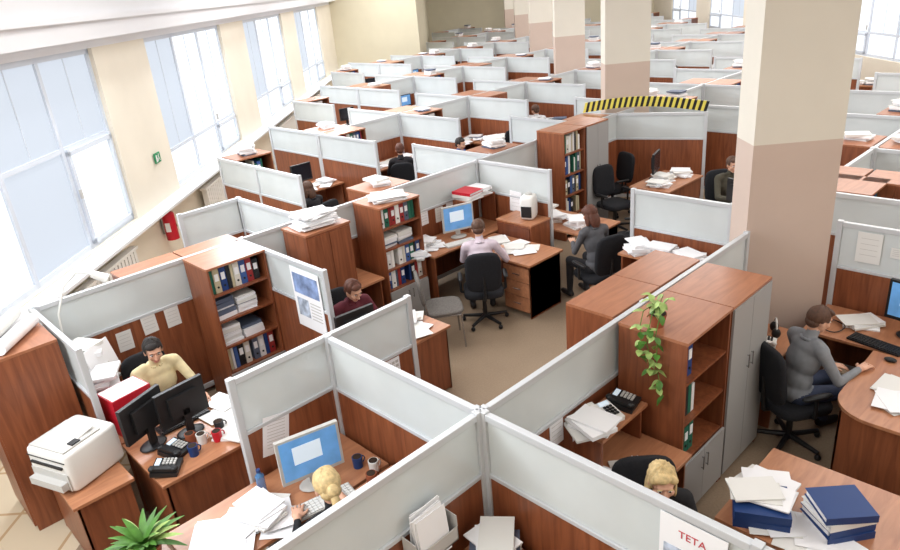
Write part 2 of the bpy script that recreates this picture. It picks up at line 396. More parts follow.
def visitor_chair(x,y,rz):
    m=MB();r=.011
    for q in(-1,1):
        m.tube((q*.22,.2,0),(q*.21,.18,.43),r,r,CHROME,8);m.tube((q*.22,-.24,0),(q*.21,-.2,.43),r,r,CHROME,8)
        m.tube((q*.21,.18,.43),(q*.21,-.2,.43),r,r,CHROME,8);m.tube((q*.21,-.2,.43),(q*.2,-.27,.8),r,r,CHROME,8)
    m.ell((0,0,.46),(.24,.23,.035),GREYF,None,20,10,.5);m.ell((0,-.26,.74),(.23,.03,.18),GREYF,Euler((.14,0,0)).to_matrix(),20,10,.5)
    return m.build('visitor_chair',(x,y,0),rz)
def binder_stack(x,y,z,n,cols,rz=0,name='binder_stack',w=.3,l=.32,t=.06,seed=1):
    r=random.Random(seed);m=MB();zz=0
    for i in range(n):
        a=r.uniform(-.12,.12);c=cols[i%len(cols)];ox=r.uniform(-.015,.015)
        m.boxc((ox,0,zz+.0025),(w,l,.004),c,(0,0,a));m.boxc((ox,0,zz+t-.003),(w,l,.004),c,(0,0,a));m.boxc((ox+.008,0,zz+t/2),(w-.03,l-.02,t-.01),PAPER,(0,0,a))
        R=Euler((0,0,a)).to_matrix();q=Vector((ox,0,zz+t/2))+R@Vector((-w/2,0,0));m.boxc(q,(.005,l,t),c,(0,0,a))
        zz+=t
    return m.build(name,(x,y,z),rz)
def printer(x,y,z,rz):
    m=MB();m.ell((0,0,.17),(.23,.24,.17),PLW,None,24,12,.18);m.box(-.19,.19,-.21,.12,.335,.35,PLG);m.boxc((0,-.02,.355),(.29,.23,.012),PLW,(.12,0,0))
    m.box(-.17,.17,-.255,-.23,.22,.235,BLK);m.box(-.18,.18,-.3,-.23,.05,.11,PLG);m.box(-.2,.2,-.245,-.238,.03,.17,PLG)
    m.box(-.21,.21,-.245,-.239,.275,.28,BLK);m.box(.12,.18,-.12,-.05,.35,.36,BLK)
    m.box(-.237,-.23,-.17,.17,.04,.045,PLG);m.box(-.237,-.23,-.17,.17,.25,.255,PLG)
    return m.build('laser_printer',(x,y,z),rz)
# yellow-shirt cubicle
place(MOND,'monitor',(1.62,5.14,.75),math.pi+.1);place(MOND,'monitor',(1.33,5.22,.75),math.pi+.4)
keyboard(1.65,5.33,.752,math.pi,BLK)
loose(1.97,5.1,.752,7,.08,.25,3);place(PHB,'desk_phone',(1.42,4.95,.75),.4);mug(1.62,4.9,.75,PLW);mug(1.72,4.83,.75,RED);mug(1.5,4.8,.75,BLUE);papers(1.85,4.8,.75,2,.03)
mug(1.56,4.98,.75,POT);place(PHB,'desk_phone',(1.27,4.78,.75),.9);mug(1.8,4.95,.75,BLK)
m=MB();m.box(-.17,.17,-.13,.13,0,.34,RED);m.box(-.16,.16,-.12,.12,.34,.343,PAPER);m.box(-.06,.06,-.135,-.13,.1,.24,PAPER);m.build('red_file_box',(1.36,5.68,.75),.15)
papers(1.33,6.12,.75,12,.05,2,.03);papers(1.35,6.5,.75,16,.05,4,.03)
pin(1.8,6.883,1.0,3,'-y',3)
m=MB();m.boxc((0,0,.22),(.33,.015,.3),PAPER,(-.25,0,.2));m.box(-.12,.12,-.06,.08,0,.02,PLG);m.tube((0,.05,0),(0,.05,.3),.01,.01,PLG);m.build('document_holder',(1.42,6.33,.9),.4)
m=MB();pts=[(0,0,0),(0,0,.45),(.02,.05,.75),(.1,.14,.98),(.22,.2,1.08),(.34,.22,1.04)]
for a,b_ in zip(pts,pts[1:]): m.tube(a,b_,.01,.01,PLW,8)
m.tube((0,0,0),(0,0,.02),.08,.08,PLW,16);m.tube((.34,.22,1.04),(.46,.24,.96),.035,.05,PLW,12);m.build('desk_lamp',(1.25,6.75,.75),-.6)
m=MB()
for i in range(3): m.tube((-.25,-.1+i*.12,.06),(.3,-.12+i*.13,.06),.055,.055,PAPER,14)
m.tube((-.2,-.03,.14),(.3,0,.14),.05,.05,PAPER2,14);m.build('paper_rolls',(.75,6.28,1.605),.9)
printer(.84,5.4,.72,-1.2)
# blonde cubicle
place(MONS,'monitor',(1.92,3.72,.75),-.25);keyboard(1.85,3.52,.752,-.2);loose(1.35,3.75,.752,14,.22,.16,5)
papers(1.5,3.72,.79,5,.06,1);place(PHB,'desk_phone',(2.28,3.0,.75),-1.4);place(PHB,'desk_phone',(2.3,3.2,.75),-1.2)
mug(2.25,3.65,.75,BLUE);mug(2.3,3.52,.75,PLW);mug(2.2,3.42,.75,POT);papers(2.2,2.8,.75,5,.03,2)
m=MB();m.tube((0,0,0),(0,0,.16),.032,.032,pmat('bottle_blue',(90,140,190),.2,0,.6),14);m.tube((0,0,.16),(0,0,.19),.03,.012,MATS['bottle_blue'],14);m.tube((0,0,.19),(0,0,.215),.015,.015,BLUE,10);m.build('water_bottle',(1.62,3.95,.75))
m=MB();m.boxc((0,0,0),(.22,.003,.32),PAPER)
for i in range(9): m.boxc((0,-.002,.11-i*.026),(.15,.001,.004),PLG)
o=m.build('notice_sheet',(1.9,4.143,1.02));o.rotation_euler=(0,.2,0)
m=MB();m.boxc((0,0,0),(.26,.003,.2),PAPER)
for i in range(6):
    for j in range(4): m.boxc((-.1+i*.04,-.002,.06-j*.04),(.03,.001,.025),PLG)
m.build('calendar_sheet',(3.0,4.143,1.02))
# near-left cubicle
m=MB();m.box(-.16,.16,-.12,0,0,.01,PLG);m.box(-.16,.16,-.12,-.115,0,.1,PLG);m.box(-.16,-.155,-.12,0,0,.18,PLG);m.box(.155,.16,-.12,0,0,.18,PLG)
for i in range(7): m.boxc((random.uniform(-.02,.02),-.1+i*.014,.15+random.uniform(-.02,.03)),(.22,.006,.3),PAPER,(-.12+.03*i,random.uniform(-.08,.08),0))
m.build('wall_file_tray',(1.9,2.5,.98))
binder_stack(2.22,2.25,.75,3,[PLW,PAPER2,BINDC[6]],.7,'paper_stack_tall',.25,.3,.05)
papers(2.22,2.25,.905,4,.03,7);papers(1.7,2.2,.75,6,.05);papers(1.3,2.2,.75,4,.05)
# lower right cubicle
papers(3.35,2.35,1.05,5,.04,1,.02);place(PHW,'desk_phone',(3.52,2.34,1.052),-.3);place(PHB,'desk_phone',(3.74,2.33,1.05),.2)
loose(3.1,2.15,.752,8,.2,.14,8);papers(3.45,2.02,.75,4,.05,3);papers(2.75,2.2,.75,5,.04,3)
binder_stack(3.6,1.25,.75,2,[BLUE,BLUE],.5,seed=3);binder_stack(3.78,.86,.75,4,[BLUE,BLUE,PLW,BLUE],.9,seed=5,w=.27,l=.3,t=.05);loose(3.55,.98,.752,6,.1,.2,9)
papers(3.6,1.25,.872,4,.05,4);papers(3.86,1.32,.75,5,.04,8)
pin(2.9,2.513,1.0,3,'-y',5)
# posters
P=empty('wall_poster',(2.447,1.14,1.3),0)
m=MB();m.boxc((0,0,0),(.004,.34,.5),PAPER);m.boxc((-.003,0,-.06),(.002,.29,.26),pmat('poster_scene',(170,180,196),.6,noise=.5,nscale=14));m.build('sheet',parent=P)
RI=pmat('red_ink',(196,70,80),.6)
MT=Matrix.Translation((-.004,0,.16))@Euler((math.pi/2,0,-math.pi/2)).to_matrix().to_4x4()
text('TETA',.06,RI,MT,P)
P=empty('wall_poster',(3.218,5.62,1.2),0)
m=MB();m.boxc((0,0,0),(.004,.5,.66),PAPER);m.boxc((-.003,0,.16),(.002,.44,.22),pmat('poster_sky',(130,150,190),.6,noise=.5,nscale=9));m.boxc((-.003,.1,-.1),(.002,.2,.2),MATS['poster_scene'])
for i in range(6): m.boxc((-.003,-.12,-.02-i*.035),(.002,.18,.01),PLG)
m.build('sheet',parent=P)
# row 1
place(MOND,'monitor',(3.35,5.05,.75),math.pi-.1);loose(3.95,5.05,.752,10,.18,.2,11);papers(4.05,5.15,.785,2,.03,3);keyboard(3.62,5.12,.755,math.pi)
papers(2.95,5.1,.75,5,.05,2)
visitor_chair(4.95,5.55,-2.2)
m=MB()
for i in range(12): m.boxc((random.uniform(-.06,.06),random.uniform(-.05,.05),.008+i*.014),(.4,.3,.012),PAPER,(0,0,random.uniform(-.3,.3)))
m.build('paper_pile',(4.05,6.6,1.58),.0)
desk(3.32,4.7,6.3,6.86)
m=MB();m.box(-.3,.3,-.24,.24,0,.8,WOOD);m.box(-.31,.31,-.25,.25,.8,.825,WOODT);m.box(-.29,-.003,-.255,-.24,.03,.78,WOOD);m.box(.003,.29,-.255,-.24,.03,.78,WOOD);m.build('low_cupboard',(4.05,6.6,.752))
papers(5.12,6.55,1.605,6,.05,1,.008,'paper_stack',.42,.3)
place(MONS,'monitor',(6.22,6.5,.75),-.35);keyboard(6.05,6.32,.752,-.3);loose(6.3,5.45,.752,8,.12,.2,12);loose(5.7,6.5,.752,6,.12,.15,13)
papers(6.4,5.9,.75,3,.03,4);pin(5.7,6.883,1.02,5,'-y',8);pin(7.083,6.2,1.1,2,'-x',9)
m=MB();m.box(-.3,.3,-.13,.13,0,.02,WOOD);m.box(-.3,-.28,-.13,.13,-.42,0,WOOD);m.box(.28,.3,-.13,.13,-.42,0,WOOD);m.build('desk_riser_shelf',(6.72,6.65,1.17))
binder_stack(6.6,6.65,1.19,3,[PLW,PAPER2,RED],.1,t=.04);papers(6.85,6.65,1.19,7,.03,5,.015)
m=MB();m.ell((0,0,.17),(.1,.12,.17),PLW,None,18,10,.4);m.box(-.07,.07,-.13,-.1,.05,.2,BLK);m.tube((0,0,.33),(0,0,.36),.05,.045,PLG,14);m.build('coffee_machine',(6.9,5.8,.95),-1.2)
m=MB();m.box(-.2,.2,-.3,.3,.0,.94,WOOD);m.box(-.21,.21,-.31,.31,.93,.95,DESK);m.box(-.215,-.2,-.28,.28,.1,.9,WOODD);m.build('low_cupboard',(6.86,5.88,0))
for i,(x,y) in enumerate([(5.4,6.45),(5.75,6.7),(7.4,5.4),(7.5,5.8),(7.6,6.1),(6.62,3.3),(6.65,3.7),(6.62,3.95),(9.6,5.4),(9.95,5.5),(10.3,5.4),(8.8,3.6),(8.85,4.0),(8.8,4.4)]): papers(x,y,.95 if y<4 and x<7 else .75,6,.04,i,.018)
place(MOND,'monitor',(9.95,5.65,.75),.3);place(MOND,'monitor',(9.0,3.85,.75),1.2)
m=MB()
for i in range(5): m.boxc((0,-.1+i*.035,.11),(.2,.03,.22),BINDC[(i*3)%10],(-.3,0,0))
m.box(-.12,.12,-.15,.1,0,.01,BLK);m.build('document_rack',(5.48,6.74,.75),.3)
# right man
place(MON,'monitor',(6.5,1.15,.75),-math.pi/2-.15).scale=(1.15,1.15,1.15)
keyboard(6.22,1.35,.752,-math.pi/2-.2,BLK);m=MB();m.ell((0,0,.015),(.03,.05,.02),BLK);m.build('computer_mouse',(6.0,1.18,.752));papers(6.55,1.6,.75,4,.04,9)
m=MB()
for i in range(24):
    a=i/24*2*math.pi;b2=(i+1)/24*2*math.pi;m.tube((.12*math.cos(a),.1*math.sin(a),.01+.006*math.sin(3*a)),(.12*math.cos(b2),.1*math.sin(b2),.01+.006*math.sin(3*b2)),.005,.005,BLK,6)
m.build('coiled_cable',(6.35,1.75,.755))
loose(5.5,.85,.753,8,.2,.25,21);place(PHW,'desk_phone',(5.68,2.1,.75),.3);pin(6.853,1.7,1.35,2,'-x',11)
m=MB();m.ell((-.07,0,.05),(.03,.04,.05),BLK);m.ell((.07,0,.05),(.03,.04,.05),BLK)
for i in range(10):
    a=math.pi*i/10;b2=math.pi*(i+1)/10;m.tube((.08*math.cos(a),0,.07+.09*math.sin(a)),(.08*math.cos(b2),0,.07+.09*math.sin(b2)),.008,.008,PLW,6)
m.build('headphones',(5.92,2.1,.75),.5)
# fire extinguisher on wall
m=MB();m.tube((0,0,0),(0,0,.42),.1,.1,RED,18);m.ell((0,0,.42),(.1,.1,.06),RED);m.tube((0,0,.46),(0,0,.53),.02,.02,BLK,10);m.boxc((.03,0,.53),(.12,.02,.02),BLK);m.tube((.05,0,.5),(.1,.02,.2),.01,.01,BLK,8);m.box(-.04,.04,-.105,-.098,.15,.3,PAPER);m.box(-.13,-.09,-.04,.04,.1,.4,CHROME)
m.build('fire_extinguisher',H2W(10.75,LW+.14,.5),HR)
GS=pmat('sign_green',(20,130,80),.5)
P=empty('exit_sign',H2W(11.15,LW+.03,1.78),HR)
m=MB();m.box(-.01,.012,-.1,.1,-.08,.08,GS);m.build('plate',parent=P)
m=MB();m.ell((.016,.03,.05),(.004,.012,.012),PLW);m.boxc((.016,.02,.015),(.006,.025,.045),PLW,(.3,0,0));m.boxc((.016,.045,-.03),(.006,.012,.05),PLW,(.6,0,0));m.boxc((.016,-.005,-.03),(.006,.012,.05),PLW,(-.5,0,0));m.boxc((.016,-.06,-.005),(.006,.04,.11),PLW);m.build('running_figure',parent=P)
# ---------------------------------------------------------------- plants
def leaf(m,p,d,up,L,W,mat,bend=.3):
    d=d.normalized();side=d.cross(up);side=side.normalized() if side.length>1e-3 else Vector((1,0,0));nrm=side.cross(d)
    rows=[]
    for i in range(6):
        t=i/5;w=W*math.sin(math.pi*min(1,(t*.92+.06)))**.8
        c=p+d*L*t-nrm*bend*L*t*t*1.0
        rows.append((c-side*w/2+nrm*w*.12,c,c+side*w/2+nrm*w*.12))
    vs=[v for r in rows for v in r];fs=[]
    for i in range(5):
        a=i*3;fs+=[(a,a+1,a+4,a+3),(a+1,a+2,a+5,a+4)]
    m.add(vs,fs,mat,True)
def hanging_plant(x,y,z):
    r=random.Random(11);m=MB();m.tube((0,0,0),(0,0,.1),.045,.065,POT,18);m.tube((0,0,.09),(0,0,.105),.058,.058,SOIL,18)
    def stem(pts,sz):
        for a,b in zip(pts,pts[1:]):
            a=Vector(a);b=Vector(b);m.tube(a,b,.0035,.003,LEAF,5)
            for s in(-1,1):
                if r.random()<.8:
                    d=Vector((r.uniform(-1,.4),s*r.uniform(.3,1),r.uniform(-.5,.3)));leaf(m,b,d,Vector((0,0,1)),r.uniform(.6,1)*sz,sz*.6,r.choice([LEAF,LEAF2,LEAF2]),.35)
    for k,(yy,n) in enumerate([(-.08,8),(-.02,5),(.05,4)]):
        pts=[(0,0,.1),(-.05,yy*.5,.17),(-.11,yy,.15),(-.15,yy,.05)]
        for i in range(n): pts.append((-.16+r.uniform(-.02,.01),yy+r.uniform(-.02,.02)-.008*i,.0-.065*i))
        stem(pts,.085)
    for k in range(5):
        a=k*1.3;stem([(0,0,.1),(.03*math.cos(a),.03*math.sin(a),.17),(.07*math.cos(a),.07*math.sin(a),.22)],.08)
    return m.build('trailing_potted_plant',(x,y,z))
hanging_plant(4.03,2.24,1.603)
def bushy(x,y,z,n=26,L=.26,name='potted_plant',W=.03,seed=2):
    r=random.Random(seed);m=MB();m.tube((0,0,0),(0,0,.15),.07,.1,POT,18);m.tube((0,0,.14),(0,0,.152),.09,.09,SOIL,18)
    for i in range(n):
        a=i*2.4;el=r.uniform(.2,1.3);d=Vector((math.cos(a)*math.cos(el),math.sin(a)*math.cos(el),math.sin(el)))
        leaf(m,Vector((d.x*.02,d.y*.02,.15)),d,Vector((0,0,1)),L*r.uniform(.7,1.2),W,r.choice([LEAF,LEAF,LEAF2]),.5)
    return m.build(name,(x,y,z))
bushy(.78,3.9,.78,44,.2,W=.05)
# ---------------------------------------------------------------- hazard tape
m=MB();a=Vector((10.5,7.45,0));b_=Vector((11.3,5.5,0));N=44
for i in range(N):
    t0=i/N;t1=(i+1)/N;f=lambda t:a.lerp(b_,t)+Vector((0,0,1.615+.1*math.sin(math.pi*t)))
    p,q=f(t0),f(t1);u=Vector((0,0,.17));w=Vector((.02,.008,0));sh_=(q-p)*.9
    vs=[p-w,q-w,q+w,p+w,p-w+u+sh_,q-w+u+sh_,q+w+u+sh_,p+w+u+sh_];m.add(vs,[(0,1,2,3),(4,7,6,5),(0,4,5,1),(3,2,6,7),(0,3,7,4),(1,5,6,2)],BLK if i%2 else YEL)
m.build('hazard_tape')
partition(10.5,7.45,11.3,5.5)
# ---------------------------------------------------------------- people
def remesh(mb,vox,sm,name):
    me=mb.mesh(name);o=bpy.data.objects.new(name,me);bpy.context.collection.objects.link(o)
    r=o.modifiers.new('r','REMESH');r.mode='VOXEL';r.voxel_size=vox;r.use_smooth_shade=True
    s=o.modifiers.new('s','SMOOTH');s.iterations=sm;s.factor=.5
    dg=bpy.context.evaluated_depsgraph_get();dg.update();ne=bpy.data.meshes.new_from_object(o.evaluated_get(dg))
    bpy.data.objects.remove(o);ne.materials.clear();return ne
def segd(p,a,b):
    ab=b-a;t=max(0,min(1,(p-a).dot(ab)/max(1e-9,ab.dot(ab))));return (p-a-ab*t).length
def ik(S,Tg,l1,l2,pole):
    d=Tg-S;D=min(d.length,(l1+l2)*.995);d=d.normalized();a=(l1*l1-l2*l2+D*D)/(2*D);h=math.sqrt(max(0,l1*l1-a*a))
    pl=pole-d*pole.dot(d);pl=pl.normalized();return S+d*a+pl*h,S+d*D
SKIN=pmat('skin',(212,164,138),.55);EYEW=pmat('eye_white',(225,222,218),.3);IRIS=pmat('iris_dark',(50,40,34),.3);LIP=pmat('lips',(176,100,92),.5);SHOE=pmat('shoe_black',(28,26,26),.5)
HC={}
def head_mesh(hair,long=False,fem=False,bun=False):
    key=(hair.name,long,fem,bun)
    if key in HC: return HC[key]
    s=MB();s.ell((0,-.008,.022),(.073,.09,.088),SKIN,None,24,16);s.ell((0,.02,-.03),(.058,.066,.072),SKIN,None,20,14);s.ell((0,.052,-.082),(.03,.028,.024),SKIN)
    s.ell((0,-.02,-.07),(.045,.05,.05),SKIN)
    R=Euler((.45,0,0)).to_matrix();s.ell((0,.088,-.012),(.012,.016,.03),SKIN,R,12,8);s.ell((0,.098,-.03),(.017,.015,.011),SKIN,None,10,8)
    s.ell((0,.072,.03),(.05,.016,.011),SKIN)
    for q in(-1,1): s.ell((q*.072,-.004,-.01),(.011,.019,.032),SKIN,Euler((0,0,q*-.3)).to_matrix(),12,8);s.ell((q*.036,.055,-.025),(.026,.024,.024),SKIN)
    me=remesh(s,.005,2,'face')
    m=MB();m.v=[tuple(v.co) for v in me.vertices];m.mi(SKIN)
    for p in me.polygons: m.f.append(tuple(p.vertices));m.m.append(0);m.sm.append(True)
    for q in(-1,1):
        m.ell((q*.029,.0735,.006),(.0135,.009,.0075),EYEW,None,12,8);m.ell((q*.029,.0805,.006),(.0065,.004,.0065),IRIS,None,8,6)
        m.ell((q*.031,.083,.028),(.019,.006,.0045),hair,Euler((0,q*.12,0)).to_matrix(),10,6)
    m.ell((0,.083,-.056),(.023,.008,.0045),LIP,None,12,6);m.ell((0,.081,-.063),(.018,.008,.005),LIP,None,12,6)
    h=MB();h.ell((0,-.014,.03),(.084,.1,.094),hair,None,40,26)
    for i,v in enumerate(h.v):
        x,y,z=v;a=math.atan2(x,y+.014);n=.0035*math.sin(a*26+z*30)+.002*math.sin(a*47)
        k=1+n/.09;h.v[i]=(x*k,y*k,z*k)
    def hl(c):
        ax=abs(c.x)
        if c.y>.045: return .075-(.012 if ax>.035 else 0)
        if c.y>.0: return (.01 if not (long) else -.03) if ax>.055 else .06
        if c.y>-.045: return .0 if not long else -.1
        return -.055
    fs=[]
    for f in h.f:
        c=sum((Vector(h.v[i]) for i in f),Vector())/len(f)
        if c.z>hl(c): fs.append(f)
    m.add(h.v,fs,hair,True)
    m.ell((0,-.055,-.025),(.068,.052,.05),hair,None,20,12)
    m.ell((.015,.05,.088),(.055,.035,.022),hair,Euler((-.5,0,0)).to_matrix(),16,8)
    if long:
        m.ell((0,-.07,-.07),(.078,.045,.12),hair,None,20,14)
        for q in(-1,1): m.ell((q*.074,-.022,-.045),(.018,.045,.1),hair,Euler((.1,q*-.1,0)).to_matrix(),14,12);m.ell((q*.045,.04,.066),(.04,.028,.026),hair,Euler((0,q*.6,0)).to_matrix(),14,10)
    if bun: m.ell((0,-.115,.0),(.04,.04,.045),hair,None,12,8);m.ell((0,-.125,-.09),(.03,.03,.1),hair,None,12,8)
    HC[key]=m.mesh('head');return HC[key]
def hand_mb(side):
    m=MB();m.ell((0,.045,0),(.04,.05,.015),SKIN,None,12,8,.8);m.tube((0,-.03,0),(0,.02,0),.026,.03,SKIN,10)
    for i,(x,L) in enumerate([(-.03,.066),(-.01,.076),(.01,.072),(.029,.056)]):
        x*=side;p=Vector((x,.085,0));a=p+Vector((x*.25,L*.5,-.006));b=a+Vector((x*.08,L*.32,-.016));c=b+Vector((0,L*.2,-.016))
        for u,v,r in((p-Vector((0,.03,0)),a,.009),(a,b,.008),(b,c,.007)): m.tube(u,v,r,r*.93,SKIN,8);m.ell(v,(r,r,r),SKIN,None,8,6)
    p=Vector((-.028*side,.02,-.004));a=p+Vector((-.03*side,.028,-.004));b=a+Vector((-.01*side,.03,-.006))
    m.tube(p,a,.013,.011,SKIN,8);m.ell(a,(.011,)*3,SKIN,None,8,6);m.tube(a,b,.0105,.009,SKIN,8);m.ell(b,(.009,)*3,SKIN,None,8,6)
    return m
HANDM={}
def person(name,x,y,rz,shirt,pants,hair,lean=.15,hp=.25,hyaw=0,lh=(-.17,.42,.8),rh=(.17,.42,.8),long=False,bun=False,fem=False,chair=True,short=False,knee=.42):
    P=empty(name,(x,y,0),rz);b=MB();segs=[]
    hip=Vector((0,0,.56));Rl=Euler((-lean,0,0)).to_matrix()
    U=lambda v:hip+Rl@(Vector(v)-hip)
    w=.92 if fem else 1
    def tp(a,c,r0,r1,tag): b.tube(a,c,r0,r1,SKIN,14);b.ell(a,(r0,)*3,SKIN);b.ell(c,(r1,)*3,SKIN);segs.append((Vector(a),Vector(c),(r0+r1)/2,tag))
    b.ell(hip,(.175,.13,.11),SKIN);b.ell(U((0,-.01,.68)),(.15*w,.11,.14),SKIN,Rl);b.ell(U((0,-.005,.86)),(.165*w,.118,.16),SKIN,Rl);b.ell(U((0,-.01,.98)),(.165*w,.09,.085),SKIN,Rl)
    segs.append((hip+Vector((0,-.01,.07)),U((0,-.01,1.0)),.15,'s'))
    if fem:
        for q in(-1,1): b.ell(U((q*.07,.09,.9)),(.06,.05,.06),SKIN)
    nb=U((0,-.015,1.03));nt_=U((0,.01,1.12));tp(nb,nt_,.055,.05,'k')
    tp(U((-.1*w,-.01,1.035)),U((-.17*w,-.01,1.01)),.055,.06,'s');tp(U((.1*w,-.01,1.035)),U((.17*w,-.01,1.01)),.055,.06,'s')
    hands=[]
    for q,tg in((-1,lh),(1,rh)):
        S=U((q*.185*w,-.01,1.0));Tg=Vector(tg);E,Wr=ik(S,Tg,.28,.25,Vector((q*.6,-.5,-1)))
        tp(S,E,.052*w,.042*w,'s');tp(E,Wr,.041*w,.03*w,'k' if short else 's');hands.append((q,Wr,Wr-E))
    for q in(-1,1):
        h=hip+Vector((q*.09,0,-.01));kn=Vector((q*.13,knee,.53));an=Vector((q*.13,knee+.02,.1));to=Vector((q*.14,knee+.17,.045))
        tp(h,kn,.085,.062,'p');tp(kn,an,.058,.04,'p');tp(an-Vector((0,.03,.05)),to,.042,.036,'b')
    me=remesh(b,.013,4,'body')
    mats={'s':shirt,'k':SKIN,'p':pants,'b':SHOE};order=['s','k','p','b']
    for t in order: me.materials.append(mats[t])
    for p in me.polygons:
        c=p.center;best=min(segs,key=lambda s:segd(c,s[0],s[1])-s[2]);p.material_index=order.index(best[3]);p.use_smooth=True
    place(me,'body',parent=P)
    m=MB()
    for i in range(14):
        a=i/14*2*math.pi;a2=(i+1)/14*2*math.pi
        if math.sin((a+a2)/2)>.93: continue
        m.tube(nb+Rl@Vector((.062*math.cos(a),.062*math.sin(a),.02)),nb+Rl@Vector((.062*math.cos(a2),.062*math.sin(a2),.02)),.014,.014,shirt,8)
    m.build('collar',parent=P)
    ho=place(head_mesh(hair,long,fem,bun),'head',nt_+Rl@Vector((0,.02,.095)),0,P)
    ho.rotation_euler=(-hp,0,hyaw)
    for q,Wr,d in hands:
        if q not in HANDM:
            hme=remesh(hand_mb(q),.0045,2,'hand');hme.materials.append(SKIN);HANDM[q]=hme
        d=Vector((d.x,d.y,d.z*.35)).normalized();R=d.to_track_quat('Y','Z').to_matrix().to_4x4()
        o=place(HANDM[q],'hand',(0,0,0),0,P);o.matrix_local=Matrix.Translation(Wr+d*.02)@R
    if chair: place(OCH,'office_chair',(x,y,0),rz)
    return P
sh=lambda n,c:pmat('cloth_'+n,c,.85,noise=.12,nscale=12)
hr=lambda n,c:pmat('hair_'+n,c,.6,noise=.25,nscale=40)
DK=hr('black',(34,28,26));BR=hr('brown',(84,58,44));BL=hr('blonde',(206,180,130));RB=hr('auburn',(88,50,36))
JE=sh('jeans',(52,60,82));BP=sh('black_trousers',(32,32,36))
person('man_in_yellow_shirt',1.75,6.02,math.pi,sh('yellow',(222,208,166)),BP,DK,.12,.3,-.2,(-.2,.45,.8),(.12,.5,.8))
person('man_in_maroon_sweater',3.68,5.66,math.pi-.1,sh('maroon',(90,32,44)),BP,RB,.26,.45,.1,(-.2,.42,.8),(.15,.42,.8))
person('man_in_pink_shirt',5.6,5.5,-.75,sh('pink',(206,192,202)),BP,BR,.28,.4,-.1,(-.12,.5,.8),(.3,.42,.8))
person('woman_in_grey_sweater',6.78,4.62,-.35,sh('grey_sweater',(84,84,88)),BP,RB,.2,.35,.1,(-.1,.4,.78),(.18,.42,.78),long=True,fem=True)
person('blonde_woman_at_desk',1.66,3.0,-.25,sh('black_top',(26,26,30)),BP,BL,.2,.3,.0,(-.17,.44,.8),(.17,.44,.8),bun=True,fem=True)
person('blonde_woman_in_black',3.1,1.7,2.35,sh('black_top',(26,26,30)),BP,BL,.16,.2,-.05,(-.15,.38,.72),(.15,.38,.72),long=True,fem=True)
person('man_in_grey_sweatshirt',5.42,1.72,-2.15,sh('grey_marl',(128,131,136)),JE,BR,.2,.3,-.1,(-.12,.4,.66),(.2,.42,.78))
person('man_in_blue_shirt',9.0,9.3,3.3,sh('blue_shirt',(70,90,150)),BP,DK,.15,.2,0)
person('woman_in_dark_jacket',5.68,9.15,.2,sh('dark_jacket',(40,38,42)),BP,BR,.15,.2,0,long=True,fem=True)
person('man_in_dark_sweater',9.97,13.6,3.0,sh('dark_jacket',(40,38,42)),BP,DK,.15,.2,0)
person('man_in_olive_jacket',9.75,4.35,2.5,sh('olive',(72,68,56)),BP,BR,.1,.2,0)
person('man_in_black_shirt',10.9,9.3,2.8,sh('black_top',(26,26,30)),BP,DK,.1,.2,0)
# ---------------------------------------------------------------- far cubicles
PEOPLE_XY=[(9.0,9.3),(5.68,9.15),(9.97,13.6),(9.75,4.35),(10.9,9.3)]
BCM=[bookcase_mesh(seed=20+i,style=s,n=4,zl=[.05,.5][i%2]) for i,s in enumerate(['bp','b','pb','bbp'])]
BCD=[bookcase_mesh(doors=WOOD),bookcase_mesh(doors=GREY)]
def deskmesh(w,d):
    m=MB();m.box(0,w,0,d,.722,.75,DESK);m.box(.03,.05,.03,d-.03,0,.722,WOOD);m.box(w-.05,w-.03,.03,d-.03,0,.722,WOOD);m.box(.05,w-.05,d-.05,d-.03,.25,.722,WOOD);return m.mesh('office_desk')
DM=deskmesh(1.3,.65);DM2=deskmesh(.95,.6)
def ppmesh(seed):
    r=random.Random(seed);m=MB();zz=0
    for k in range(r.randint(3,7)):
        t=r.uniform(.008,.035);m.boxc((r.uniform(-.04,.04),r.uniform(-.04,.04),zz+t/2),(.22,.3,t),r.choice([PAPER,PAPER,PAPER2,PAPER2,PAPER,BINDC[6]]),(0,0,r.uniform(-.4,.4)));zz+=t
    return m.mesh('paper_stack')
PP=[ppmesh(i) for i in range(6)]
LOOSE=[]
for sd in range(3):
    r=random.Random(sd);m=MB()
    for i in range(8): m.boxc((r.uniform(-.4,.4),r.uniform(-.2,.2),.002+i*.002),(.21,.297,.0018),r.choice([PAPER,PAPER2]),(0,0,r.uniform(-1.5,1.5)))
    LOOSE.append(m.mesh('loose_papers'))
rg=random.Random(99)
FARP=[]
NODIV={(6.9,5.1,1),(11.2,5.2,-1),(2.53,9.8,1)}
NOCELL={(6.9,9.85,-1),(2.53,7.75,1)}
def ok(x,y,mar=0):
    s=(x+y)/RT2;L=(x-y)/RT2
    if L<LW+1.0 or L>LR-.6 or s>S1-1: return False
    if L<LA+.3 and s>SA-.8: return False
    for c in COLS:
        if abs(s-c)<.55+mar and abs(L-CL)<.75+mar: return False
    return True
